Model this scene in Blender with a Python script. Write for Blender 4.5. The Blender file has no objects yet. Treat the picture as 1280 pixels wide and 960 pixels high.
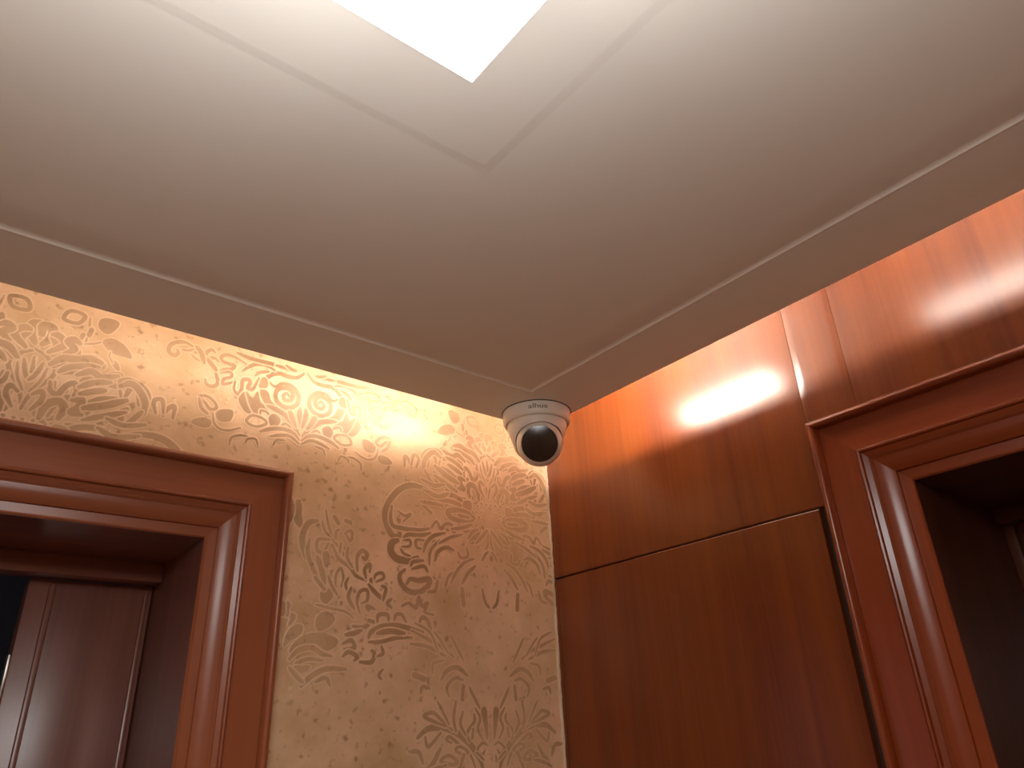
import bpy, bmesh, math
import numpy as np
from mathutils import Vector, Matrix

# ------------------------------------------------------------------ camera
EYE = 1.70                      # lens height above the floor; the plan is laid out from the lens (x, y)
cam_data = bpy.data.cameras.new('photo_camera')
cam_data.sensor_width = 36.0
cam_data.lens = 916.28 / 1280.0 * 36.0
cam_data.clip_start = 0.01
cam = bpy.data.objects.new('photo_camera', cam_data)
bpy.context.scene.collection.objects.link(cam)
RIGHT = Vector((0.78043918, -0.62382988, -0.04184453))
DOWN = Vector((0.24318829, 0.3645331, -0.89887434))
FWD = Vector((0.57599839, 0.69134065, 0.43620404))
cam.matrix_world = Matrix((
    (RIGHT.x, -DOWN.x, -FWD.x, 0.0),
    (RIGHT.y, -DOWN.y, -FWD.y, 0.0),
    (RIGHT.z, -DOWN.z, -FWD.z, EYE),
    (0, 0, 0, 1)))
sc = bpy.context.scene
sc.camera = cam

# ------------------------------------------------------------------ world and exposure
world = bpy.data.worlds.new('world')
sc.world = world
world.use_nodes = True
world.node_tree.nodes['Background'].inputs['Color'].default_value = (0.02, 0.018, 0.016, 1)
world.node_tree.nodes['Background'].inputs['Strength'].default_value = 0.2
sc.view_settings.view_transform = 'Standard'
sc.view_settings.look = 'None'
sc.view_settings.gamma = 1.0
sc.view_settings.use_curve_mapping = False
sc.view_settings.exposure = 0.3

LAMP_STRENGTH = 13.0             # square ceiling lamp
LAMP_COLOR = (1.0, 0.99, 0.97)
TUBE_STRENGTH = 250.0           # cove tubes, the brightest one
TUBE_COLOR = (1.0, 0.87, 0.75)
BLUE_FILL_STRENGTH = 0.4             # added unseen blue glow in the room behind the left door

# ------------------------------------------------------------------ plan
XR, YL = 0.939, 1.033           # right wall x, left wall y
XB, YB = -1.0, -0.91            # the two walls behind the lens
ZC = EYE + 0.500                # underside of the ceiling border
IX1, IY1 = 0.819, 0.913         # edges of the dropped ceiling
IX0, IY0 = -0.88, -0.79
ZTOP = EYE + 0.70               # slab above
MOTIF_A = """
s20:15,4844 -134,4765 -253,4619 -228,4477 -118,4328 -37,4150 0,3989
f0:12,4744 11,4546 1,4446 -30,4538
s20:-108,4671 -55,4485 0,4397
s14:-167,4611 -129,4423 -34,4246
s41:-7,5067 -3,5195 -106,5198 -125,5067 -41,4933
s37:-241,5093 -154,5086 -216,4948 -132,4840
s31:-386,5062 -300,5055 -332,4924 -445,4950 -419,4831 -278,4786
s28:-504,4814 -701,4774 -783,4831 -671,4915 -531,4907
s35:-756,4691 -618,4718 -479,4673 -311,4583
s27:-757,4594 -620,4573 -566,4463
s27:-566,4439 -482,4491 -427,4417 -402,4302 -288,4346 -286,4443
s22:-392,4788 -279,4712 -224,4649
s24:-650,4400 -569,4296 -458,4268 -625,4192
c24:-461,4126 -375,4235 -266,4112 -270,3946 -409,3971 -476,4053
s14:-377,4164 -298,3965
s28:-148,4275 -181,4126 -157,3988 -301,3848
d27:-246,3810 -160,3870 -277,3690 -165,3707 -47,3864 -223,3606
s31:-947,4581 -786,4470 -623,4357
s26:-1028,4401 -841,4341 -733,4267 -570,4225
s23:-921,4280 -788,4187 -708,4085 -789,3979 -896,4076
s20:-1028,4122 -922,4002 -763,3914 -520,3907
s20:-1185,4278 -1028,4168
s22:-1782,4282 -1775,4465 -1698,4411 -1646,4285
s22:-1646,4330 -1600,4523 -1497,4474 -1545,4304
s22:-1419,4373 -1421,4535 -1319,4661 -1135,4710 -1028,4637 -1081,4437
s28:-1316,4370 -1292,4537 -1187,4605 -1134,4451
s29:-1028,4756 -947,4737 -866,4693
s26:-1001,4571 -785,4589
s11:-507,5490 -525,5283 -515,5059
s10:-514,5084 -641,5132 -724,5188
f0:-862,5533 -749,5560 -636,5511 -637,5384 -751,5319 -834,5413
f0:-1109,5053 -1001,5200 -835,5263 -724,5188 -836,5064 -1001,5040
s24:-892,4929 -933,4884 -974,4827
s20:-469,5220 -442,5125
s20:-553,5327 -540,5229
s8:-836,5064 -837,4990 -892,4905
c20:-435,5507 -259,5523 -204,5381 -380,5367
d8:-1352,5316 -1338,5196 -1217,5175 -1028,5305 -1323,5066 -1308,4925 -1268,4897 -1764,4547
c26:-920,3586 -768,3712 -520,3723 -334,3619 -462,3471 -709,3463 -860,3493
f0:-799,3591 -614,3670 -460,3601 -585,3544
s22:-1243,3265 -1127,3405 -1039,3292 -950,3379 -831,3395 -771,3277 -649,3394 -527,3308 -371,3354
s37:-1188,3879 -1394,3949 -1653,3956 -1875,3843 -2059,3615 -2131,3386 -2070,3180 -1959,3053 -1839,3080 -1869,3171
s26:-2003,3551 -2023,3354 -1965,3218 -1747,3199 -1498,3207 -1271,3261
s18:-1892,3482 -1753,3416 -1643,3457 -1778,3316
s25:-1390,3644 -1245,3539
s25:-1242,3191 -1440,3130 -1663,3114 -1771,3052
s44:-1877,2992 -1982,2933 -1991,2792 -1868,2690 -1653,2689 -1490,2753
s18:-1820,2881 -1764,2794 -1628,2762
s18:-1770,3005 -1647,3020 -1645,2925 -1794,2896
s19:-1355,3055 -1523,3035 -1507,2917 -1353,2911
s33:-1730,2531 -1821,2443 -1791,2310 -1642,2199 -1454,2202 -1291,2307 -1264,2424 -1457,2384 -1620,2393 -1685,2319
s23:-1624,2599 -1571,2674 -1379,2718
s24:-1290,2215 -1151,2249 -1095,2416
s23:-1596,2556 -1377,2624 -1293,2538
s24:-1380,2860 -1326,3010 -1184,3150 -951,3229
s19:-1266,2659 -1240,2900 -1068,3090
s25:-1153,2741 -1096,2892 -922,2985 -774,2952
s19:-953,2288 -895,2481 -777,2587
s22:-837,2391 -718,2593 -536,2781 -352,2850
s23:-602,2411 -479,2591 -324,2728
s20:-685,2938 -626,2845 -474,2886 -501,3033
s33:-438,3116 -279,3289 -212,3401
s21:-407,3120 -219,3168 -53,3395
s16:-27,3399 -35,3164 -97,3003
s20:-1068,3041 -832,3169 -590,3249
s18:-165,2844 -99,2952 -34,3010
s21:-180,2350 -125,2137 -36,2047
s28:-604,2316 -578,2059
s32:133,4843 290,5001 204,5111 128,5108
s33:315,4879 410,4974 323,5059 386,5110 461,5074
s35:186,4678 311,4802 465,4832 622,4888 761,4864
s29:303,4600 397,4692 584,4766 741,4796
s33:515,4614 674,4706 795,4653 989,4727
s26:236,4439 261,4321 348,4287 415,4421 508,4488 549,4395 529,4293
s37:215,3928 251,4101 374,4194 459,4110 422,3959
s33:526,4243 634,4274 613,4159 548,4076 668,4070
s30:567,4448 727,4552 918,4611
s30:593,4353 751,4430 878,4477
s36:674,4169 895,4255 1157,4399
s34:1043,4583 1176,4658 1299,4577 1386,4437 1404,4262
s27:975,4044 1078,4185 1137,4119 1068,4034
s27:695,4001 917,4109 1176,4225
s29:535,3832 750,3913 998,3925
s29:500,3732 743,3791 1052,3811 1278,3892
f0:388,3858 536,3857 560,3741 409,3696
s25:1193,4028 1300,4170 1373,4282
s23:81,4217 171,4281 195,4164 102,4005
s33:316,3577 488,3655 729,3661 900,3602 789,3505 548,3500 347,3527
s23:450,3568 656,3582
s25:44,3382 138,3289 295,3125
s22:241,3380 370,3317 465,3197
s23:377,3451 575,3370 812,3318
s28:887,3933 1096,3851 1393,3923
s24:1013,3700 1266,3706 1448,3703
s25:968,4087 1181,4034 1445,4103
"""
MOTIF_B = """
s27:-599,5214 -491,5155 -377,5241 -209,5231 -102,5104 -109,4948 -236,4851 -381,4869 -462,4967 -455,5099 -359,5169 -245,5166 -185,5082 -227,4984 -319,4971 -347,5040 -290,5095 -255,5053
s27:-22,5530 -141,5417 -287,5388 -434,5403 -553,5358 -626,5283 -677,5192 -688,5113
f0:-685,5267 -621,5230 -619,5121 -702,5056 -747,5108 -737,5198
s22:-520,5435 -668,5481 -807,5463 -936,5381 -1022,5281
s20:-617,5385 -753,5335 -824,5261
s24:-401,5491 -571,5532 -774,5528 -974,5535 -1134,5564
s21:-979,5413 -1143,5474 -1279,5487 -1366,5429 -1339,5361 -1222,5342 -1155,5340 -1193,5264 -1303,5233 -1353,5186
s21:-233,5493 -363,5524 -509,5527
s21:-172,5522 -236,5527 -347,5574
s20:-1392,5335 -1472,5375 -1561,5349 -1590,5426 -1525,5499 -1466,5474
s21:-1450,5212 -1398,5100 -1364,4984 -1427,4905 -1520,4921 -1549,4996
s25:-1578,5344 -1473,5247 -1409,5181
s23:-1796,5469 -1910,5507 -2029,5470 -2112,5381 -2106,5289 -2030,5250 -1978,5308 -2002,5352
s16:-1623,5267 -1716,5282 -1795,5332
s15:-1926,5376 -1839,5392 -1773,5433
s26:-1602,5252 -1660,5404 -1744,5485
s18:-1349,5156 -1205,5207 -1178,5140 -1282,5069 -1290,4983 -1183,5033 -1113,5073
s22:-1113,5073 -1116,4946 -1051,4879 -1005,4975 -1004,5125 -911,5161 -886,5114 -914,5021 -836,5020 -791,5140 -761,5234
f0:-1025,4823 -944,4949 -906,4791 -834,4663 -789,4611 -906,4625 -994,4727
f0:-925,4954 -819,4876 -755,4999 -698,4843 -569,4748 -695,4634 -773,4636 -866,4780
f0:-719,5030 -600,5039 -524,4887 -374,4796 -512,4773 -641,4858
s30:-31,4429 -125,4556 -284,4711 -452,4777 -575,4800
s16:-2,4563 -58,4722 -91,4865
f0:-32,4902 -96,4799 -50,4638 -2,4563
f0:-167,4782 -240,4786 -186,4649 -83,4545
c16:-872,4499 -787,4591 -630,4577 -564,4509 -691,4428 -827,4438
s15:-676,4639 -663,4704 -563,4687 -515,4614
f0:-535,4609 -463,4689 -357,4630 -386,4518 -481,4476
s15:-327,4532 -250,4570 -162,4506
s24:-24,4347 -136,4448 -301,4475 -496,4431 -645,4357
s20:-18,4285 -170,4378 -330,4364 -483,4310
s14:-822,4237 -934,4232 -1056,4166 -1077,4044
s13:-658,4131 -706,4221 -818,4198 -848,4131
s13:-430,4178 -381,4271 -244,4300
c17:-1597,4697 -1495,4734 -1378,4672 -1329,4583 -1414,4542 -1497,4622
s19:-1594,4678 -1538,4531 -1439,4456
f0:-1319,4505 -1237,4575 -1090,4590 -1108,4434 -1213,4390 -1289,4412
s14:-1372,4492 -1333,4342 -1233,4266 -1089,4278 -949,4350
f0:-1644,4290 -1534,4374 -1391,4368 -1395,4268 -1515,4241
d7:-1545,4771 -1416,4754 -1292,4714 -1187,4761 -1197,4697 -1360,4881
"""
MOTIF_C = """
s48:60,3367 62,3174 110,3027
s33:383,3123 246,3065 172,2884 187,2717 251,2539
s25:287,2823 273,2634 360,2421 540,2146
s22:629,2864 426,2840 418,2687 521,2661 592,2802
s32:427,2576 498,2435 575,2203
s39:564,2628 595,2482
s16:513,3318 571,3090 670,2869 782,2748 918,2590 1098,2418
s14:464,3134 517,2985 626,2903
s16:711,2874 703,2990 763,3037
s20:851,2989 955,3042 982,2947 943,2883 873,2973
s22:655,2791 772,2594 967,2481 1080,2359 1254,2299
s20:928,2784 916,2628 1009,2485
s16:798,2827 786,2691
s24:1097,2437 1085,2646 1166,2753 1256,2704 1216,2622 1171,2656
s24:666,3221 736,3132
s23:860,3189 948,3161
s23:1252,2337 1224,2468 1307,2553 1312,2438
s19:1384,2310 1423,2410 1533,2439 1558,2364 1428,2295
s15:674,2230 663,2377 703,2399
s16:761,2145 748,2329 823,2448 874,2303 841,2170
s21:1345,2212 1340,2325
s19:1521,2188 1606,2272 1610,2176
d9:567,3436 999,3400 1137,3308 1444,2954 1387,2718 1363,2775 55,2159 109,2181 208,2370 42,2390 638,2449
s14:1087,1719 940,1814 729,1842 544,1871 453,1885
f0:490,1706 618,1794 759,1742 743,1639 593,1532 502,1547
f0:528,2075 662,2127 716,2027 631,1918 538,1952
d36:862,1934
s22:571,2120 422,2274
s20:784,2053 681,2192 625,2314
s18:970,2088 915,2212 956,2322
s23:1079,1865 974,2025 1013,2177
s21:1178,1808 1121,1973 1161,2125 1282,2156 1289,2006 1194,1956
s24:1418,1886 1294,1921 1321,1859
s27:1639,2009 1459,2104 1302,2244
s22:1563,2025 1607,2203 1529,2241
s22:1719,1927 1640,1987 1714,2058
s25:1069,1616 1237,1603 1330,1670 1279,1730
s21:1328,1712 1427,1696
s24:1476,1699 1496,1806 1646,1815 1675,1731
s22:1776,1737 1799,1824 1902,1830 1983,1726
s25:1899,1961 2029,2014 2163,1956 2214,2116 2270,1986 2379,2038 2325,1900 2490,1865
s28:1340,1464 1385,1548 1578,1641 1830,1665 2090,1624 2302,1591
s23:1343,1403 1538,1410 1835,1484 2092,1495
s31:1483,1532 1706,1574 1961,1554
s26:2221,1696 2273,1808 2381,1770 2437,1619 2492,1490 2601,1407
s27:960,1488 1099,1515 1215,1561
s24:922,1366 1058,1412 1111,1313 950,1288
s24:933,1189 1021,1250 1164,1195 1121,1134
s25:1215,1117 1405,1121 1447,1243 1397,1282
s21:1497,1204 1593,1247 1565,1349
f0:75,1488 193,1591 281,1576 268,1477 128,1375 31,1295
f0:120,1242 193,1358 356,1462 596,1492 826,1422 810,1323 658,1259 496,1351 326,1306 186,1206
s26:131,1129 246,1246 435,1290 594,1218 753,1184
s20:219,1075 405,1136 624,1122
s30:203,1019 331,1002 415,1022
s28:330,779 467,911 676,1008 990,1014
s24:141,1017 255,908 346,835
s21:537,836 685,894 758,800
s18:1584,885 1533,944 1602,1025
s24:11,1717 140,1705 87,1585
s31:40,1857 30,1738
d9:176,760 196,652 726,933 717,763 383,1921 315,1947 351,2041 33,1936
"""
MOTIF_D = """
s36:171,-374 235,-235 390,-56 609,106 894,207 1180,200 1365,85
s19:316,-361 413,-181 632,-22 792,80 851,35 755,-5
c17:445,-141 599,-63 687,-108 563,-166
s23:532,-186 639,-397
s27:968,-76 1080,-251 1254,-429
c20:647,-274 805,-176 955,-246 766,-300
s21:858,-304 1102,-358 1254,-429
s21:952,140 1100,6 1192,-41 1235,89
s24:1269,-259 1347,-111 1512,-95
s21:736,167 967,336 1101,423 1260,376 1059,291 864,229
s18:804,252 910,426 1017,581
s21:673,147 716,341 669,582
s20:423,6 460,131 318,283 323,390
s20:487,88 588,256 537,430
s19:159,15 254,179 202,328 297,476
s17:366,50 343,177
f0:75,457 178,456 140,266 88,58 59,59
s16:63,-64 157,-27 269,-113 179,-192 124,-128
s16:146,-271 236,-194 297,-156
s20:208,477 337,671 403,782
s27:443,960 637,1077 824,1034 944,898
s21:532,894 690,918 840,783 799,649
s24:527,804 547,605
s18:517,1188 656,1401 763,1570
s21:710,1239 946,1387 1219,1492 1501,1600
s15:809,1288 987,1507 1094,1607
s22:871,1243 1209,1371 1518,1405
s16:1005,1294 1159,1586 1443,1721
s19:898,1174 1091,1131 1113,992
s32:1271,901 1442,949
s22:1161,762 1294,785 1320,693
"""
# ------------------------------------------------------------------ helpers
COL = sc.collection


def tag(o, label=None, cat=None, group=None, kind=None):
    if label: o['label'] = label
    if cat: o['category'] = cat
    if group: o['group'] = group
    if kind: o['kind'] = kind
    return o


def mesh_obj(name, verts, faces, material, parent=None, smooth=None):
    me = bpy.data.meshes.new(name)
    me.from_pydata([tuple(v) for v in verts], [], [tuple(f) for f in faces])
    bm = bmesh.new(); bm.from_mesh(me)
    bmesh.ops.recalc_face_normals(bm, faces=bm.faces)
    bm.to_mesh(me); bm.free()
    if smooth is not None:
        me.shade_smooth()
        me.set_sharp_from_angle(angle=math.radians(smooth))
    o = bpy.data.objects.new(name, me)
    me.materials.append(material)
    COL.objects.link(o)
    if parent is not None: o.parent = parent
    return o


def empty(name, loc=(0, 0, 0)):
    o = bpy.data.objects.new(name, None)
    o.empty_display_size = 0.05
    o.location = loc
    COL.objects.link(o)
    return o


def box_data(x0, x1, y0, y1, z0, z1):
    v = [(x, y, z) for x in (x0, x1) for y in (y0, y1) for z in (z0, z1)]
    f = [(0, 1, 3, 2), (4, 6, 7, 5), (0, 4, 5, 1), (2, 3, 7, 6), (0, 2, 6, 4), (1, 5, 7, 3)]
    return v, f


def box(name, x0, x1, y0, y1, z0, z1, material, parent=None, bevel=0.0, seg=2):
    v, f = box_data(x0, x1, y0, y1, z0, z1)
    o = mesh_obj(name, v, f, material, parent)
    if bevel:
        bm = bmesh.new(); bm.from_mesh(o.data)
        bmesh.ops.bevel(bm, geom=list(bm.edges), offset=bevel, segments=seg, profile=0.5, affect='EDGES')
        bm.to_mesh(o.data); bm.free()
        o.data.shade_smooth(); o.data.set_sharp_from_angle(angle=math.radians(35))
    return o


def lathe(name, prof, material, parent=None, seg=72, loc=(0, 0, 0), axis=None, smooth=35):
    """prof: (radius, height) list turned about z, or about axis"""
    v, f = [], []
    n = len(prof)
    for i in range(seg):
        a = 2 * math.pi * i / seg
        for r, h in prof:
            v.append(Vector((r * math.cos(a), r * math.sin(a), h)))
    for i in range(seg):
        j = (i + 1) % seg
        for k in range(n - 1):
            f.append((i * n + k, j * n + k, j * n + k + 1, i * n + k + 1))
    if axis is not None:
        q = Vector((0, 0, 1)).rotation_difference(Vector(axis))
        v = [q @ p for p in v]
    v = [p + Vector(loc) for p in v]
    o = mesh_obj(name, v, f, material, parent, smooth)
    bm = bmesh.new(); bm.from_mesh(o.data)
    bmesh.ops.remove_doubles(bm, verts=bm.verts, dist=1e-6)
    bmesh.ops.recalc_face_normals(bm, faces=bm.faces)
    bm.to_mesh(o.data); bm.free()
    return o


# ------------------------------------------------------------------ materials
def new_mat(name):
    m = bpy.data.materials.new(name)
    m.use_nodes = True
    nt = m.node_tree
    return m, nt, nt.nodes['Principled BSDF']


def plain(name, color, rough=0.5, spec=0.5, bump=0.0, bscale=200.0, vary=0.0):
    m, nt, b = new_mat(name)
    b.inputs['Base Color'].default_value = (*color, 1)
    b.inputs['Roughness'].default_value = rough
    b.inputs['Specular IOR Level'].default_value = spec
    tc = nt.nodes.new('ShaderNodeTexCoord')
    if vary:
        nz = nt.nodes.new('ShaderNodeTexNoise'); nz.inputs['Scale'].default_value = 6.0
        nz.inputs['Detail'].default_value = 5.0
        nt.links.new(tc.outputs['Object'], nz.inputs['Vector'])
        mx = nt.nodes.new('ShaderNodeMix'); mx.data_type = 'RGBA'
        mx.inputs[6].default_value = (*[c * (1 - vary) for c in color], 1)
        mx.inputs[7].default_value = (*[min(1, c * (1 + vary)) for c in color], 1)
        nt.links.new(nz.outputs['Fac'], mx.inputs[0])
        nt.links.new(mx.outputs[2], b.inputs['Base Color'])
    if bump:
        n2 = nt.nodes.new('ShaderNodeTexNoise'); n2.inputs['Scale'].default_value = bscale
        n2.inputs['Detail'].default_value = 3.0
        nt.links.new(tc.outputs['Object'], n2.inputs['Vector'])
        bp = nt.nodes.new('ShaderNodeBump'); bp.inputs['Strength'].default_value = bump
        bp.inputs['Distance'].default_value = 0.002
        nt.links.new(n2.outputs['Fac'], bp.inputs['Height'])
        nt.links.new(bp.outputs['Normal'], b.inputs['Normal'])
    return m


def wood(name, grain, dark, light, rough=0.5, coat=0.6, coat_rough=0.255, seed=0.0):
    """lacquered veneer, the fibres run along the axis named by grain"""
    m, nt, b = new_mat(name)
    N, L = nt.nodes, nt.links
    tc = N.new('ShaderNodeTexCoord')
    mp = N.new('ShaderNodeMapping')
    s = {'x': (1.2, 26, 26), 'y': (26, 1.2, 26), 'z': (26, 26, 1.2)}[grain]
    mp.inputs['Scale'].default_value = s
    mp.inputs['Location'].default_value = (seed, seed * 0.7, seed * 1.3)
    L.new(tc.outputs['Object'], mp.inputs['Vector'])
    n1 = N.new('ShaderNodeTexNoise'); n1.inputs['Scale'].default_value = 1.0
    n1.inputs['Detail'].default_value = 4.0; n1.inputs['Distortion'].default_value = 0.5
    L.new(mp.outputs['Vector'], n1.inputs['Vector'])
    mp2 = N.new('ShaderNodeMapping')
    mp2.inputs['Scale'].default_value = tuple(v * (7 if v > 5 else 2.5) for v in s)
    L.new(tc.outputs['Object'], mp2.inputs['Vector'])
    n2 = N.new('ShaderNodeTexNoise'); n2.inputs['Scale'].default_value = 1.0
    n2.inputs['Detail'].default_value = 3.0
    L.new(mp2.outputs['Vector'], n2.inputs['Vector'])
    add = N.new('ShaderNodeMath'); add.operation = 'MULTIPLY_ADD'
    add.inputs[1].default_value = 0.35
    L.new(n2.outputs['Fac'], add.inputs[0]); L.new(n1.outputs['Fac'], add.inputs[2])
    cr = N.new('ShaderNodeValToRGB')
    cr.color_ramp.elements[0].position = 0.48; cr.color_ramp.elements[0].color = (*dark, 1)
    cr.color_ramp.elements[1].position = 0.86; cr.color_ramp.elements[1].color = (*light, 1)
    L.new(add.outputs[0], cr.inputs['Fac'])
    L.new(cr.outputs['Color'], b.inputs['Base Color'])
    b.inputs['Roughness'].default_value = rough
    b.inputs['Specular IOR Level'].default_value = 0.06
    b.inputs['Coat Weight'].default_value = coat
    b.inputs['Coat Roughness'].default_value = coat_rough
    b.inputs['Coat IOR'].default_value = 1.6
    return m


def emitter(name, color, strength):
    m = bpy.data.materials.new(name); m.use_nodes = True
    nt = m.node_tree; nt.nodes.clear()
    e = nt.nodes.new('ShaderNodeEmission')
    e.inputs['Color'].default_value = (*color, 1); e.inputs['Strength'].default_value = strength
    o = nt.nodes.new('ShaderNodeOutputMaterial')
    nt.links.new(e.outputs[0], o.inputs[0])
    return m


WD, WL = (0.102, 0.0165, 0.0012), (0.150, 0.0310, 0.0022)
M_WOOD = {g: wood('cherry_veneer_' + g, g, WD, WL) for g in 'xyz'}
M_CASE = {g: wood('cherry_casing_' + g, g, (0.155, 0.026, 0.0055), (0.20, 0.036, 0.008), rough=0.40, coat_rough=0.24, seed=3.1) for g in 'xyz'}
M_CASE_L = {g: wood('sheen_casing_' + g, g, (0.23, 0.063, 0.026), (0.28, 0.083, 0.033), rough=0.42, coat_rough=0.28, seed=5.3) for g in 'xyz'}  # same casing wood, lighter and browner: its sheen is put into the colour
M_DARKWOOD = {g: wood('dark_door_wood_' + g, g, (0.15, 0.058, 0.042), (0.21, 0.083, 0.058), rough=0.4, coat=0.5, coat_rough=0.25, seed=7.7) for g in 'xyz'}
M_DARKWOOD_R = {g: wood('shaded_door_wood_' + g, g, (0.055, 0.016, 0.009), (0.085, 0.026, 0.014), rough=0.45, coat=0.4, coat_rough=0.3, seed=9.1) for g in 'xyz'}  # door wood darkened: shade inside the right doorway put into the colour
M_GAP = plain('panel_backing', (0.02, 0.01, 0.006), 0.8)
M_CEIL = plain('ceiling_paint', (0.86, 0.81, 0.74), 0.75, 0.25, bump=0.06, bscale=120, vary=0.02)
M_GOLD = plain('plain_gold_paper', (0.62, 0.37, 0.20), 0.5, vary=0.06)
M_PLASTER = plain('cove_plaster', (0.82, 0.78, 0.72), 0.8, 0.2)
M_FLOOR = plain('floor_marble', (0.68, 0.46, 0.29), 0.25, 0.5, vary=0.08)
M_WHITE = plain('camera_white_plastic', (0.78, 0.74, 0.68), 0.35, 0.5)
M_BLACK = plain('camera_dark_window', (0.022, 0.014, 0.011), 0.15, 0.6)
M_GREY = plain('logo_print', (0.17, 0.15, 0.13), 0.5)
M_LINE = plain('dark_gasket_rubber', (0.03, 0.025, 0.02), 0.7)
M_BEAD = plain('wallpaper_edge_sealant', (0.62, 0.50, 0.38), 0.35, 0.5, bump=0.5, bscale=90)
M_METAL = plain('latch_metal', (0.45, 0.40, 0.34), 0.35, 0.5)
M_METAL.node_tree.nodes['Principled BSDF'].inputs['Metallic'].default_value = 0.9
M_DARKROOM = plain('dark_room_paint', (0.22, 0.22, 0.23), 0.8, 0.2)
M_LAMP = emitter('lamp_diffuser_light', LAMP_COLOR, LAMP_STRENGTH)
M_TUBES = {k: emitter('tube_light_glow', TUBE_COLOR, TUBE_STRENGTH * k) for k in (1.0, 0.25, 0.115, 0.034)}
M_BLUE_FILL = emitter('blue_fill_glow', (0.6, 0.72, 1.0), BLUE_FILL_STRENGTH)


def wallpaper_material():
    m, nt, b = new_mat('damask_wallpaper')
    N, L = nt.nodes, nt.links
    at = N.new('ShaderNodeAttribute'); at.attribute_name = 'print'
    sep = N.new('ShaderNodeSeparateColor'); L.new(at.outputs['Color'], sep.inputs[0])
    tc = N.new('ShaderNodeTexCoord')
    # cloudy tarnish of the gold ground
    n1 = N.new('ShaderNodeTexNoise'); n1.inputs['Scale'].default_value = 9.0; n1.inputs['Detail'].default_value = 9.0; n1.inputs['Roughness'].default_value = 0.62
    L.new(tc.outputs['Object'], n1.inputs['Vector'])
    r1 = N.new('ShaderNodeValToRGB')
    r1.color_ramp.elements[0].position = 0.32; r1.color_ramp.elements[0].color = GROUND_A
    r1.color_ramp.elements[1].position = 0.68; r1.color_ramp.elements[1].color = GROUND_B
    L.new(n1.outputs['Fac'], r1.inputs['Fac'])
    # fine brown flecks
    n2 = N.new('ShaderNodeTexNoise'); n2.inputs['Scale'].default_value = 85.0; n2.inputs['Detail'].default_value = 2.0
    L.new(tc.outputs['Object'], n2.inputs['Vector'])
    r2 = N.new('ShaderNodeValToRGB')
    r2.color_ramp.elements[0].position = 0.60; r2.color_ramp.elements[0].color = (0, 0, 0, 1)
    r2.color_ramp.elements[1].position = 0.74; r2.color_ramp.elements[1].color = (0.75, 0.75, 0.75, 1)
    L.new(n2.outputs['Fac'], r2.inputs['Fac'])
    mA = N.new('ShaderNodeMix'); mA.data_type = 'RGBA'
    L.new(r2.outputs['Color'], mA.inputs[0]); L.new(r1.outputs['Color'], mA.inputs[6]); mA.inputs[7].default_value = PRINT_COL
    # the worn print: strength varies softly
    n3 = N.new('ShaderNodeTexNoise'); n3.inputs['Scale'].default_value = 9.0; n3.inputs['Detail'].default_value = 4.0
    L.new(tc.outputs['Object'], n3.inputs['Vector'])
    mr = N.new('ShaderNodeMapRange'); mr.inputs[1].default_value = 0.35; mr.inputs[2].default_value = 0.65
    mr.inputs[3].default_value = 0.30; mr.inputs[4].default_value = 1.0
    L.new(n3.outputs['Fac'], mr.inputs[0])
    mu = N.new('ShaderNodeMath'); mu.operation = 'MULTIPLY'
    L.new(sep.outputs[0], mu.inputs[0]); L.new(mr.outputs[0], mu.inputs[1])
    mB = N.new('ShaderNodeMix'); mB.data_type = 'RGBA'
    L.new(mu.outputs[0], mB.inputs[0]); L.new(mA.outputs[2], mB.inputs[6]); mB.inputs[7].default_value = PRINT_COL
    mo = N.new('ShaderNodeMath'); mo.operation = 'MULTIPLY'; mo.inputs[1].default_value = 0.8
    L.new(sep.outputs[1], mo.inputs[0])
    mC = N.new('ShaderNodeMix'); mC.data_type = 'RGBA'
    L.new(mo.outputs[0], mC.inputs[0]); L.new(mB.outputs[2], mC.inputs[6]); mC.inputs[7].default_value = LINE_COL
    L.new(mC.outputs[2], b.inputs['Base Color'])
    mm = N.new('ShaderNodeMapRange'); mm.inputs[3].default_value = 0.25; mm.inputs[4].default_value = 0.05
    L.new(sep.outputs[0], mm.inputs[0]); L.new(mm.outputs[0], b.inputs['Metallic'])
    b.inputs['Roughness'].default_value = 0.42
    b.inputs['Specular IOR Level'].default_value = 0.5
    ad = N.new('ShaderNodeMath'); ad.operation = 'ADD'
    L.new(sep.outputs[1], ad.inputs[0])
    n4 = N.new('ShaderNodeTexNoise'); n4.inputs['Scale'].default_value = 420.0
    L.new(tc.outputs['Object'], n4.inputs['Vector'])
    ms = N.new('ShaderNodeMath'); ms.operation = 'MULTIPLY'; ms.inputs[1].default_value = 0.35
    L.new(n4.outputs['Fac'], ms.inputs[0]); L.new(ms.outputs[0], ad.inputs[1])
    bp = N.new('ShaderNodeBump'); bp.inputs['Strength'].default_value = 0.35; bp.inputs['Distance'].default_value = 0.0012
    L.new(ad.outputs[0], bp.inputs['Height']); L.new(bp.outputs['Normal'], b.inputs['Normal'])
    return m


GROUND_A = (0.57, 0.355, 0.185, 1)
GROUND_B = (0.82, 0.555, 0.365, 1)
PRINT_COL = (0.32, 0.175, 0.080, 1)
LINE_COL = (0.78, 0.54, 0.35, 1)
M_PAPER = wallpaper_material()

# ------------------------------------------------------------------ damask print, drawn in wall metres
def parse(txt):
    out = []
    for l in txt.strip().split('\n'):
        h, p = l.split(':')
        pts = np.array([[float(c) for c in q.split(',')] for q in p.split()]) * 1e-4
        out.append((h[0], float(h[1:] or 0) * 1e-4, pts))
    return out


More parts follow.
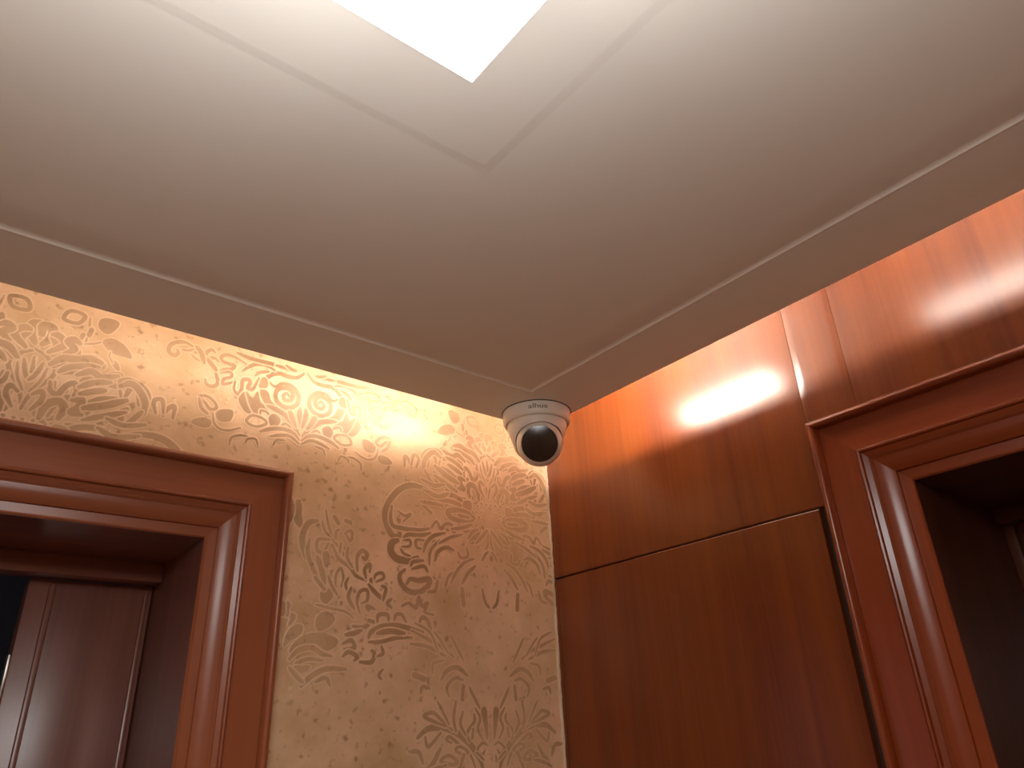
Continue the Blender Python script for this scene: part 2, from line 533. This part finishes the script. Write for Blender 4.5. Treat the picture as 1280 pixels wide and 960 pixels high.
def spline(P, closed=False, n=6):
    P = np.asarray(P)
    if len(P) < 3 and not closed: return P
    if closed: Q = np.vstack([P[-1], P, P[0], P[1]])
    else: Q = np.vstack([2 * P[0] - P[1], P, 2 * P[-1] - P[-2]])
    t = np.linspace(0, 1, n, endpoint=False)[:, None]
    res = []
    for i in range(1, len(Q) - 2):
        a, b, c, d = Q[i - 1], Q[i], Q[i + 1], Q[i + 2]
        res.append(0.5 * (2 * b + (c - a) * t + (2 * a - 5 * b + 4 * c - d) * t ** 2 + (3 * b - a - 3 * c + d) * t ** 3))
    res = np.vstack(res)
    return np.vstack([res, res[0]]) if closed else np.vstack([res, Q[-2]])


def all_strokes():
    S = []
    rep = 0.735                                        # horizontal repeat
    for dz in (0.0, -0.99, -1.98):
        for k in (-2, -1, 0):
            for txt, ax in ((MOTIF_A, 0.791), (MOTIF_B, 0.424), (MOTIF_C, 0.424), (MOTIF_D, 0.783)):
                for kind, w, P in parse(txt):
                    for m in (1, -1):
                        Q = P.copy(); Q[:, 0] = Q[:, 0] * m + ax + k * rep; Q[:, 1] += dz
                        S.append((kind, w, Q))
    return S


STROKES = all_strokes()


def seg_dist(px, pz, a, b):
    d = b - a
    L2 = max(d @ d, 1e-12)
    t = np.clip(((px - a[0]) * d[0] + (pz - a[1]) * d[1]) / L2, 0, 1)
    return np.hypot(px - a[0] - t * d[0], pz - a[1] - t * d[1])


def sstep(a, b, x):
    t = np.clip((x - a) / (b - a), 0, 1)
    return t * t * (3 - 2 * t)


def print_field(xs, zs):
    """printed core and pale outline masks on the grid xs by zs, stroke painted over stroke"""
    core = np.zeros((len(zs), len(xs))); line = core.copy()
    pad = 0.004
    for kind, w, P in STROKES:
        if kind in 'sc': w = w * STROKE_GAIN
        lo, hi = P.min(0) - pad - w - 0.004, P.max(0) + pad + w + 0.004
        if hi[0] < xs[0] or lo[0] > xs[-1] or hi[1] < zs[0] or lo[1] > zs[-1]: continue
        i0, i1 = np.searchsorted(xs, (lo[0], hi[0])); j0, j1 = np.searchsorted(zs, (lo[1], hi[1]))
        if i1 <= i0 or j1 <= j0: continue
        X, Z = np.meshgrid(xs[i0:i1], zs[j0:j1])
        d = np.full(X.shape, 1.0)
        if kind == 'd':
            for p in P: d = np.minimum(d, np.hypot(X - p[0], Z - p[1]) - w)
            sd = d
        else:
            C = spline(P, kind in 'cf')
            segs = list(zip(C[:-1], C[1:])); n = len(segs)
            ins = np.zeros(X.shape, bool)
            for k, (a, b) in enumerate(segs):
                ww = 0.0
                if kind == 'c': ww = w
                if kind == 's':                       # strokes taper towards their ends
                    u = (k + 0.5) / n
                    ww = w * (0.55 + 0.45 * min(1.0, 4 * min(u, 1 - u)))
                d = np.minimum(d, seg_dist(X, Z, a, b) - ww)
                if kind == 'f' and a[1] != b[1]:
                    ins ^= ((a[1] > Z) != (b[1] > Z)) & (X < (b[0] - a[0]) * (Z - a[1]) / (b[1] - a[1]) + a[0])
            sd = np.where(ins, -d, d) - (0.0008 if kind == 'f' else 0.0)
        c = 1 - sstep(-0.0007, 0.0007, sd)
        l = sstep(-0.0004, 0.0006, sd) * (1 - sstep(0.0010, 0.0022, sd))
        S = (slice(j0, j1), slice(i0, i1))
        core[S] = np.maximum(core[S] * (1 - l), c)
        line[S] = np.maximum(line[S] * (1 - c), l)
    return core, line


STROKE_GAIN = 1.5


def paper_patches(name, patches, place, material, zoff):
    """one mesh of several gridded patches; place(u, z arrays) gives xyz"""
    V, F, Cc = [], [], []
    base = 0
    for (u0, u1, z0, z1, step, printed) in patches:
        nu = max(2, int(round((u1 - u0) / step)) + 1); nz = max(2, int(round((z1 - z0) / step)) + 1)
        us = np.linspace(u0, u1, nu); zs = np.linspace(z0, z1, nz)
        U, Z = np.meshgrid(us, zs)
        if printed:
            core, line = print_field(us, zs)
        else:
            core = np.zeros(U.shape); line = core
        V.append(place(U.ravel(), Z.ravel() + zoff))
        Cc.append(np.stack([core.ravel(), line.ravel(), core.ravel() * 0, core.ravel() * 0 + 1], 1))
        idx = np.arange(nu * nz).reshape(nz, nu) + base
        F.append(np.stack([idx[:-1, :-1], idx[:-1, 1:], idx[1:, 1:], idx[1:, :-1]], -1).reshape(-1, 4))
        base += nu * nz
    V = np.vstack(V); F = np.vstack(F); Cc = np.vstack(Cc).astype(np.float32)
    me = bpy.data.meshes.new(name)
    me.vertices.add(len(V)); me.vertices.foreach_set('co', V.astype(np.float32).ravel())
    me.loops.add(F.size); me.loops.foreach_set('vertex_index', F.astype(np.int32).ravel())
    me.polygons.add(len(F)); me.polygons.foreach_set('loop_start', np.arange(0, F.size, 4, dtype=np.int32))
    me.update(calc_edges=True); me.validate()
    ca = me.color_attributes.new('print', 'FLOAT_COLOR', 'POINT')
    ca.data.foreach_set('color', Cc.ravel())
    me.materials.append(material)
    o = bpy.data.objects.new(name, me)
    COL.objects.link(o)
    return o


# ------------------------------------------------------------------ setting: floor, walls
FZ = 0.0
tag(box('floor', XB - 0.05, XR + 0.05, YB - 0.05, YL + 0.05, -0.06, FZ, M_FLOOR), 'warm beige polished stone floor', kind='structure')

# left wall: wallpaper around the door opening (u along x, heights relative to the lens)
DL0, DL1, DHEAD = -0.56, 0.302, 0.267          # left door opening, height above the lens
o = paper_patches('wall_left', [
    (0.36, XR + 0.004, -0.12, 0.60, 0.00125, True),
    (-0.10, 0.36, 0.31, 0.60, 0.00125, True),
    (-1.0, -0.10, 0.31, 0.60, 0.004, True),
    (-1.0, XR + 0.004, 0.60, 0.70, 0.05, False),
    (0.36, XR + 0.004, -1.70, -0.12, 0.004, True),
    (-1.0, -0.60, -1.70, 0.31, 0.004, True),
    (0.325, 0.36, -1.70, 0.31, 0.035, False),
    (-0.60, 0.36, 0.29, 0.31, 0.02, False),
], lambda u, z: np.stack([u, np.full(u.shape, YL), z], 1), M_PAPER, EYE)
tag(o, 'gold and cream damask wallpaper wall with scroll and flower print', kind='structure')

# the two walls behind the lens
tag(box('wall_behind', XB - 0.03, XR + 0.03, YB - 0.04, YB, FZ, ZTOP, M_GOLD), 'plain gold papered wall', kind='structure')
tag(box('wall_side', XB - 0.04, XB, YB, YL, FZ, ZTOP, M_GOLD), 'plain gold papered wall', kind='structure')

# right wall: dark backing with lacquered veneer boards fixed on it
DR0, DR1 = -0.50, 0.362                        # right door opening along y
v, f = [], []
for (y0, y1, z0, z1) in ((DR1 + 0.03, YL, FZ, ZTOP), (YB, DR0 - 0.03, FZ, ZTOP), (DR0 - 0.03, DR1 + 0.03, EYE + DHEAD + 0.03, ZTOP)):
    bv, bf = box_data(XR + 0.012, XR + 0.05, y0, y1, z0, z1)
    f += [tuple(i + len(v) for i in q) for q in bf]; v += bv
wr = mesh_obj('wall_right', v, f, M_GAP)
tag(wr, 'glossy reddish cherry veneer panelled wall', kind='structure')


def panel(y0, y1, z0, z1, tilt=0.0, bow=0.0, proud=0.0):
    """veneer board, face at x = XR - proud, very slightly turned and bowed"""
    n = 12
    V, F = [], []
    for k in range(n + 1):
        t = k / n
        y = y0 + (y1 - y0) * t
        dx = tilt * (t - 0.5) * (y1 - y0) + bow * (1 - (2 * t - 1) ** 2)
        e = 0.0015 if k in (0, n) else 0.0
        for x, zz0, zz1 in ((XR - proud - dx + e, z0 + 0.0015, z1 - 0.0015),):
            V += [(x + 0.0012, y, z0), (x, y, zz0), (x, y, zz1), (x + 0.0012, y, z1), (XR + 0.0125, y, z1), (XR + 0.0125, y, z0)]
    for k in range(n):
        for j in range(6):
            a, b = k * 6 + j, k * 6 + (j + 1) % 6
            F.append((a, b, b + 6, a + 6))
    F.append(tuple(range(6))); F.append(tuple(n * 6 + j for j in range(6)))
    return mesh_obj('wood_panel', V, F, M_WOOD['z'], wr, 30)


SEAM = EYE + 0.2655
panel(0.4805, 1.031, SEAM + 0.0012, ZTOP, tilt=0.004)                   # board over the flush panel
panel(0.4045, 0.4795, EYE + 0.33, ZTOP, tilt=-0.012)                     # narrow strip
panel(-0.52, 0.4035, EYE + 0.33, ZTOP, tilt=0.004, bow=0.0015)          # over the door
panel(0.4905, 1.0225, FZ, SEAM - 0.0012, proud=0.001)                   # tall flush panel
panel(1.0240, 1.031, FZ, SEAM - 0.0012)                                 # filler against the corner
panel(YB, -0.62, FZ, ZTOP)

# raised sealant along the trimmed wallpaper edge
V, F = [], []
rng = np.random.default_rng(4)
nz = 160
for i in range(nz + 1):
    z = EYE - 0.6 + (0.6 + 0.53) * i / nz
    w = 0.0010 + 0.0022 * rng.random() ** 2; t = 0.0020 + 0.0020 * rng.random()
    V += [(XR + 0.004, YL - 0.0002, z), (XR + 0.001, YL - t, z), (XR - 0.004, YL - t * 0.8, z), (XR - w - 0.002, YL - 0.0002, z)]
for i in range(nz):
    for j in range(3):
        a = i * 4 + j
        F.append((a, a + 1, a + 5, a + 4))
tag(mesh_obj('trim_1', V, F, M_BEAD, None, 60), 'pale lumpy sealed edge of the wallpaper in the corner', kind='structure')

# ------------------------------------------------------------------ dropped ceiling
LIP = 0.014
ceil = None


def frame_sweep(name, prof, x0, x1, y0, y1, material, parent=None, smooth=30, cap=False):
    """prof: (inset from the outer rectangle, z); swept round a rectangle with mitred corners"""
    V, F = [], []
    n = len(prof)
    for w, z in prof:
        V += [(x0 + w, y0 + w, z), (x1 - w, y0 + w, z), (x1 - w, y1 - w, z), (x0 + w, y1 - w, z)]
    for k in range(n - 1):
        for j in range(4):
            a, b = k * 4 + j, k * 4 + (j + 1) % 4
            F.append((a, b, b + 4, a + 4))
    if cap:
        F.append(tuple((n - 1) * 4 + j for j in range(4)))
        F.append(tuple(j for j in range(4)))
    return mesh_obj(name, V, F, material, parent, smooth)


ZF = ZC
prof = [(0.0, ZC + LIP), (0.0, ZC + 0.0015), (0.0015, ZC), (0.1125, ZC), (0.1135, ZC - 0.0004), (0.1145, ZC)]
prof += [(0.1165, ZC + 0.0008), (0.1190, ZC + 0.0013), (0.1220, ZC + 0.0015)]      # moulded hollow inside the border
for i in range(1, 13):
    t = i / 12
    prof.append((0.1220 + 0.042 * t, ZC + 0.0015 * (1 - t) ** 1.3))
prof += [(0.474, ZF), (0.484, ZF - 0.0006)]                                          # faint step round the lamp
lamp_x, lamp_y = (IX0 + IX1) / 2, (IY0 + IY1) / 2
ceil = frame_sweep('ceiling', prof + [(0.75, ZF - 0.0006), (0.75, ZC + LIP)], IX0, IX1, IY0, IY1, M_CEIL, None, None, True)
tag(ceil, 'dropped off-white ceiling with moulded border and shallow step round the lamp', kind='structure')
tag(box('ceiling.001', XB - 0.03, XR + 0.05, YB - 0.03, YL + 0.03, ZTOP, ZTOP + 0.05, M_PLASTER), 'plaster slab above the lit cove', kind='structure')

# ------------------------------------------------------------------ doors
PROFILE = [(0.0, 0.0), (0.0, 0.0150), (0.0006, 0.0185), (0.0018, 0.0215), (0.0036, 0.0240), (0.0060, 0.0255), (0.0085, 0.0255), (0.0105, 0.0240), (0.0122, 0.0205), (0.0128, 0.0120),
           (0.0140, 0.0125), (0.0145, 0.01253), (0.0565, 0.01497), (0.0570, 0.0150), (0.0580, 0.0168), (0.0600, 0.0178), (0.0620, 0.0168), (0.0630, 0.0125), (0.0633, 0.01238),
           (0.0687, 0.01012), (0.0690, 0.0100), (0.0696, 0.0112), (0.0712, 0.0116), (0.0726, 0.0104),
           (0.0740, 0.0088), (0.0800, 0.0082), (0.0850, 0.0068), (0.0900, 0.0046), (0.0945, 0.0014), (0.0950, -0.0030), (0.0955, -0.00303),
           (0.1055, -0.00357), (0.1060, -0.0036), (0.1080, -0.0030), (0.1095, -0.0042), (0.1100, -0.0060)]


def casing(parent, place, u0, u1, ztop, z0, g_side, g_head, mats):
    """three mitred mouldings around an opening"""
    def strip(name, fa, fb, mat):
        V, F = [], []
        for w, t in PROFILE:
            V.append(place(*fa(w), t)); V.append(place(*fb(w), t))
        for k in range(len(PROFILE) - 1):
            F.append((2 * k, 2 * k + 1, 2 * k + 3, 2 * k + 2))
        return mesh_obj(name, V, F, mat, parent, 40)
    strip('casing_side', lambda w: (u1 - w, z0), lambda w: (u1 - w, ztop - w), mats[g_side])
    strip('casing_side', lambda w: (u0 + w, z0), lambda w: (u0 + w, ztop - w), mats[g_side])
    strip('casing_head', lambda w: (u0 + w, ztop - w), lambda w: (u1 - w, ztop - w), mats[g_head])


def lbox(name, place, u0, u1, t0, t1, z0, z1, mat, parent, bevel=0.0):
    a, b = place(u0, z0, t0), place(u1, z1, t1)
    return box(name, min(a[0], b[0]), max(a[0], b[0]), min(a[1], b[1]), max(a[1], b[1]), min(a[2], b[2]), max(a[2], b[2]), mat, parent, bevel)


def left_place(u, z, t): return (u, YL - t, z)
def right_place(u, z, t): return (XR - t, u, z)


CW = 0.110
# left door: an unequal pair, the narrow leaf shut, the wide leaf open
d1 = empty('door_1'); tag(d1, 'dark doorway with moulded reddish wood casing in the papered wall', kind='structure')
casing(d1, left_place, DL0 - CW, DL1 + CW, EYE + DHEAD + CW, FZ, 'z', 'x', M_CASE_L)
LD = 0.225
lbox('jamb', left_place, DL1, DL1 + 0.03, -LD - 0.06, -0.0055, FZ, EYE + DHEAD + 0.02, M_DARKWOOD['z'], d1)
lbox('jamb', left_place, DL0 - 0.03, DL0, -LD - 0.06, -0.0055, FZ, EYE + DHEAD + 0.02, M_DARKWOOD['z'], d1)
lbox('jamb_head', left_place, DL0, DL1, -LD - 0.06, -0.0055, EYE + DHEAD, EYE + DHEAD + 0.03, M_DARKWOOD['x'], d1)
lbox('door_stop', left_place, DL0, DL1, -LD, -LD + 0.04, EYE + 0.238, EYE + DHEAD, M_DARKWOOD['x'], d1, 0.002)
leaf = lbox('door_leaf', left_place, 0.134, DL1 - 0.002, -LD - 0.045, -LD - 0.002, FZ + 0.005, EYE + 0.2375, M_DARKWOOD['z'], d1, 0.0015)
lbox('bead', left_place, 0.160, 0.168, -LD - 0.004, -LD + 0.004, FZ + 0.01, EYE + 0.232, M_DARKWOOD['z'], leaf, 0.002)
lbox('bead', left_place, 0.288, 0.294, -LD - 0.004, -LD + 0.003, FZ + 0.01, EYE + 0.232, M_DARKWOOD['z'], leaf, 0.002)
lbox('latch_plate', left_place, 0.1315, 0.1345, -LD - 0.034, -LD - 0.012, EYE + 0.075, EYE + 0.135, M_METAL, leaf, 0.0005)

# right door
d2 = empty('door_2'); tag(d2, 'dark doorway with moulded reddish wood casing in the wood wall', kind='structure')
casing(d2, right_place, DR0 - CW, DR1 + CW, EYE + DHEAD + 0.002 + CW, FZ, 'z', 'y', M_CASE)
RD = 0.272
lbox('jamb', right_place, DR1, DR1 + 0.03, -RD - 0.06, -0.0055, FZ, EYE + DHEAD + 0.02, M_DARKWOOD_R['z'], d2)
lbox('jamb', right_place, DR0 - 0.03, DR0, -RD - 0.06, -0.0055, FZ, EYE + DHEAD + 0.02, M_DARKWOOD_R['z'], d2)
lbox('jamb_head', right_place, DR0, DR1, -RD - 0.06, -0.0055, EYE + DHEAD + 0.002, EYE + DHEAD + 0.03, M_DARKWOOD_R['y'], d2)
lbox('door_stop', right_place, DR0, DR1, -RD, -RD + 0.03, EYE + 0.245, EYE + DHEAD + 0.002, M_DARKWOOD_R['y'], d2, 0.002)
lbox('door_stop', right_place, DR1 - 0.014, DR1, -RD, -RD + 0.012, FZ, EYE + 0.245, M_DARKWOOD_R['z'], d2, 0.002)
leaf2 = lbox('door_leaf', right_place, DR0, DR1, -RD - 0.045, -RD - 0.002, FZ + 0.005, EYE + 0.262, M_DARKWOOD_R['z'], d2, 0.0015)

# unlit room behind the left door, dimly lit by an added blue glow panel
def shell(name, x0, x1, y0, y1, z0, z1, skip, material):
    v, f = box_data(x0, x1, y0, y1, z0, z1)
    f = [q for i, q in enumerate(f) if i not in skip]
    return mesh_obj(name, v, f, material)


tag(shell('wall_beyond', -1.6, 0.9, YL + LD + 0.055, 3.4, FZ - 0.01, ZTOP, (2,), M_DARKROOM), 'unlit room seen through the left doorway', kind='structure')
w1 = empty('fill_panel_1'); tag(w1, 'added unseen glow panel in the unlit room', kind='structure')
box('fill_panel_back', -1.59, -1.56, 1.75, 2.85, EYE - 0.75, EYE + 0.35, M_DARKWOOD['z'], w1)
box('fill_panel_glow', -1.56, -1.555, 1.8, 2.8, EYE - 0.7, EYE + 0.3, M_BLUE_FILL, w1)
v, f = [], []
for (x0, x1, z0, z1) in ((DL1 + 0.03, 1.2, FZ, ZTOP), (-1.6, DL0 - 0.03, FZ, ZTOP), (DL0 - 0.03, DL1 + 0.03, EYE + DHEAD + 0.03, ZTOP)):
    bv, bf = box_data(x0, x1, YL + 0.002, YL + LD + 0.056, z0, z1)
    f += [tuple(i + len(v) for i in q) for q in bf]; v += bv
tag(mesh_obj('wall_core', v, f, M_DARKROOM), 'masonry behind the wallpaper', kind='structure')

# ------------------------------------------------------------------ square ceiling lamp
LX1, LY1 = 0.2025, 0.2685
LX0, LY0 = 2 * lamp_x - LX1, 2 * lamp_y - LY1
ZL = EYE + 0.375
lamp = empty('ceiling_lamp', (lamp_x, lamp_y, ZF - 0.0006))
tag(lamp, 'square glowing white lamp on the ceiling', 'lamp')
def rel(o, root):
    o.matrix_parent_inverse = root.matrix_world.inverted() if False else Matrix.Translation(-Vector(root.location))
    return o
dz = ZF - 0.0006
o = frame_sweep('diffuser', [(0.0, dz - 0.080), (0.0, ZL + 0.003), (0.001, ZL + 0.001), (0.003, ZL)], LX0, LX1, LY0, LY1, M_LAMP, lamp, 30, True); rel(o, lamp)
o = box('housing', LX0 + 0.004, LX1 - 0.004, LY0 + 0.004, LY1 - 0.004, dz - 0.080, dz, M_WHITE, lamp); rel(o, lamp)  # added unseen depth; lowers the diffuser so its sides glow onto the ceiling

# ------------------------------------------------------------------ tubes hidden in the cove
def tube(axis, a0, a1, fixed, z, label, k=0.034):
    mid = (a0 + a1) / 2
    loc = (mid, fixed, ZC + LIP) if axis == 'x' else (fixed, mid, ZC + LIP)
    t = empty('tube_light', loc)
    tag(t, label, 'tube light', 'tube lights in the ceiling cove')
    d = (1, 0, 0) if axis == 'x' else (0, 1, 0)
    h = (a1 - a0) / 2
    c = (0, 0, z - ZC - LIP)
    lathe('glass_tube', [(0.0, -h + 0.012), (0.008, -h + 0.012), (0.008, h - 0.012), (0.0, h - 0.012)], M_TUBES[k], t, 20, c, d)
    for s in (-1, 1):
        lathe('end_cap', [(0.0, s * h), (0.0088, s * h), (0.0088, s * (h - 0.014)), (0.0, s * (h - 0.014))], M_WHITE, t, 20, c, d)
        cx = Vector(d) * (s * (h - 0.03))
        box('holder', cx.x - 0.006, cx.x + 0.006, cx.y - 0.006, cx.y + 0.006, 0.0, c[2] - 0.007, M_WHITE, t)
    return t


ZT = EYE + 0.564
tube('y', 0.59, 0.83, 0.739, ZT, 'tube light above the ceiling edge by the wood wall, near the corner', 1.0)
tube('y', 0.06, 0.36, 0.739, ZT, 'tube light above the ceiling edge by the wood wall, over the doorway', 0.25)
tube('x', 0.42, 0.70, 0.833, ZT, 'tube light above the ceiling edge by the papered wall, near the corner', 0.115)
tube('x', 0.02, 0.30, 0.833, ZT, 'tube light above the ceiling edge by the papered wall, over the doorway', 0.034)
tube('y', -0.55, -0.15, 0.739, ZT, 'tube light above the ceiling edge by the wood wall, behind the viewer')
tube('x', -0.65, -0.25, 0.833, ZT, 'tube light above the ceiling edge by the papered wall, far left')

# ------------------------------------------------------------------ turret security camera
CX, CY = 0.7675, 0.860
sec = empty('security_camera', (CX, CY, ZC))
tag(sec, 'white turret security camera with round dark window at the ceiling corner', 'security camera')
lathe('base_ring', [(0.0, 0.0), (0.0575, 0.0), (0.0580, -0.001), (0.0580, -0.004), (0.0572, -0.017), (0.0560, -0.0205), (0.0540, -0.0225), (0.0515, -0.0228), (0.0505, -0.0215), (0.0, -0.0215)], M_WHITE, sec, 96)
lathe('mounting_gasket', [(0.0560, 0.0), (0.0590, 0.0), (0.0590, -0.0012), (0.0560, -0.0012)], M_LINE, sec, 96)  # thin dark ring round the top of the base
cup = lathe('housing', [(0.0, -0.0215), (0.0500, -0.0215), (0.0505, -0.026), (0.0480, -0.036), (0.0430, -0.052), (0.0385, -0.066), (0.0355, -0.0705), (0.0310, -0.0725), (0.0, -0.0725)], M_WHITE, sec, 96)
DISC = Vector((0.7435, 0.8295, 0.4300)) + Vector((0, 0, EYE))     # centre of the dark window
look = (Vector((0, 0, EYE)) - DISC).normalized()
look = (look + Vector((0, 0, -0.03))).normalized()
BR, WR = 0.0385, 0.0308
dd = math.sqrt(BR * BR - WR * WR)
BC = DISC - look * dd                                           # centre of the ball
bl = BC - Vector((CX, CY, ZC))
# seat for the ball cut out of the housing
cutter_me = bpy.data.meshes.new('cut'); bmc = bmesh.new()
bmesh.ops.create_uvsphere(bmc, u_segments=64, v_segments=40, radius=BR + 0.0018, matrix=Matrix.Translation(bl))
bmc.to_mesh(cutter_me); bmc.free()
cutter = bpy.data.objects.new('cut', cutter_me); COL.objects.link(cutter); cutter.parent = sec
md = cup.modifiers.new('seat', 'BOOLEAN'); md.operation = 'DIFFERENCE'; md.object = cutter; md.solver = 'EXACT'
bpy.context.view_layer.update()
dg = bpy.context.evaluated_depsgraph_get()
new_me = bpy.data.meshes.new_from_object(cup.evaluated_get(dg))
cup.modifiers.clear(); cup.data = new_me
cup.data.shade_smooth(); cup.data.set_sharp_from_angle(angle=math.radians(35))
bpy.data.objects.remove(cutter)
prof = []
a0 = math.asin(WR / BR)
for i in range(25):
    a = math.pi - (math.pi - a0) * i / 24
    prof.append((BR * math.sin(a), BR * math.cos(a)))
prof += [(WR - 0.0006, dd + 0.0004), (WR - 0.0010, dd - 0.001), (0.0, dd - 0.001)]
ball = lathe('eyeball', prof, M_WHITE, sec, 72, bl, look)
win = []
for i in range(9):
    a = i / 8
    win.append(((WR - 0.0012) * (1 - a), dd + 0.0002 + 0.0030 * math.sin(a * math.pi / 2)))
lens = lathe('lens_window', [(WR - 0.0012, dd - 0.0008)] + win, M_BLACK, ball, 72, bl, look)

# maker's lettering on the ring, wrapped round its side facing the lens
cu = bpy.data.curves.new('lettering', 'FONT')
cu.body = 'alhua'; cu.size = 0.0135; cu.align_x = 'CENTER'; cu.align_y = 'CENTER'; cu.offset = 0.00015; cu.space_character = 1.02
to = bpy.data.objects.new('lettering', cu); COL.objects.link(to)
bpy.context.view_layer.update()
tm = bpy.data.meshes.new_from_object(to.evaluated_get(bpy.context.evaluated_depsgraph_get()))
bpy.data.objects.remove(to)
bm = bmesh.new(); bm.from_mesh(tm)
bmesh.ops.triangulate(bm, faces=bm.faces)
bmesh.ops.subdivide_edges(bm, edges=[e for e in bm.edges if e.calc_length() > 0.003], cuts=2)
ang0 = math.atan2(-CY, -CX) + 0.06
for vtx in bm.verts:
    s, h = vtx.co.x * 1.15, vtx.co.y * 0.85
    zz = -0.0108 + h
    rr = 0.0580 - (0.0008) * (-(zz) - 0.004) / 0.013 + 0.00025
    a = ang0 + s / 0.058
    vtx.co = Vector((rr * math.cos(a), rr * math.sin(a), zz))
bm.to_mesh(tm); bm.free()
lo = bpy.data.objects.new('lettering', tm); COL.objects.link(lo); lo.parent = sec
tm.materials.clear(); tm.materials.append(M_GREY)
tag(lo, "grey maker's lettering")
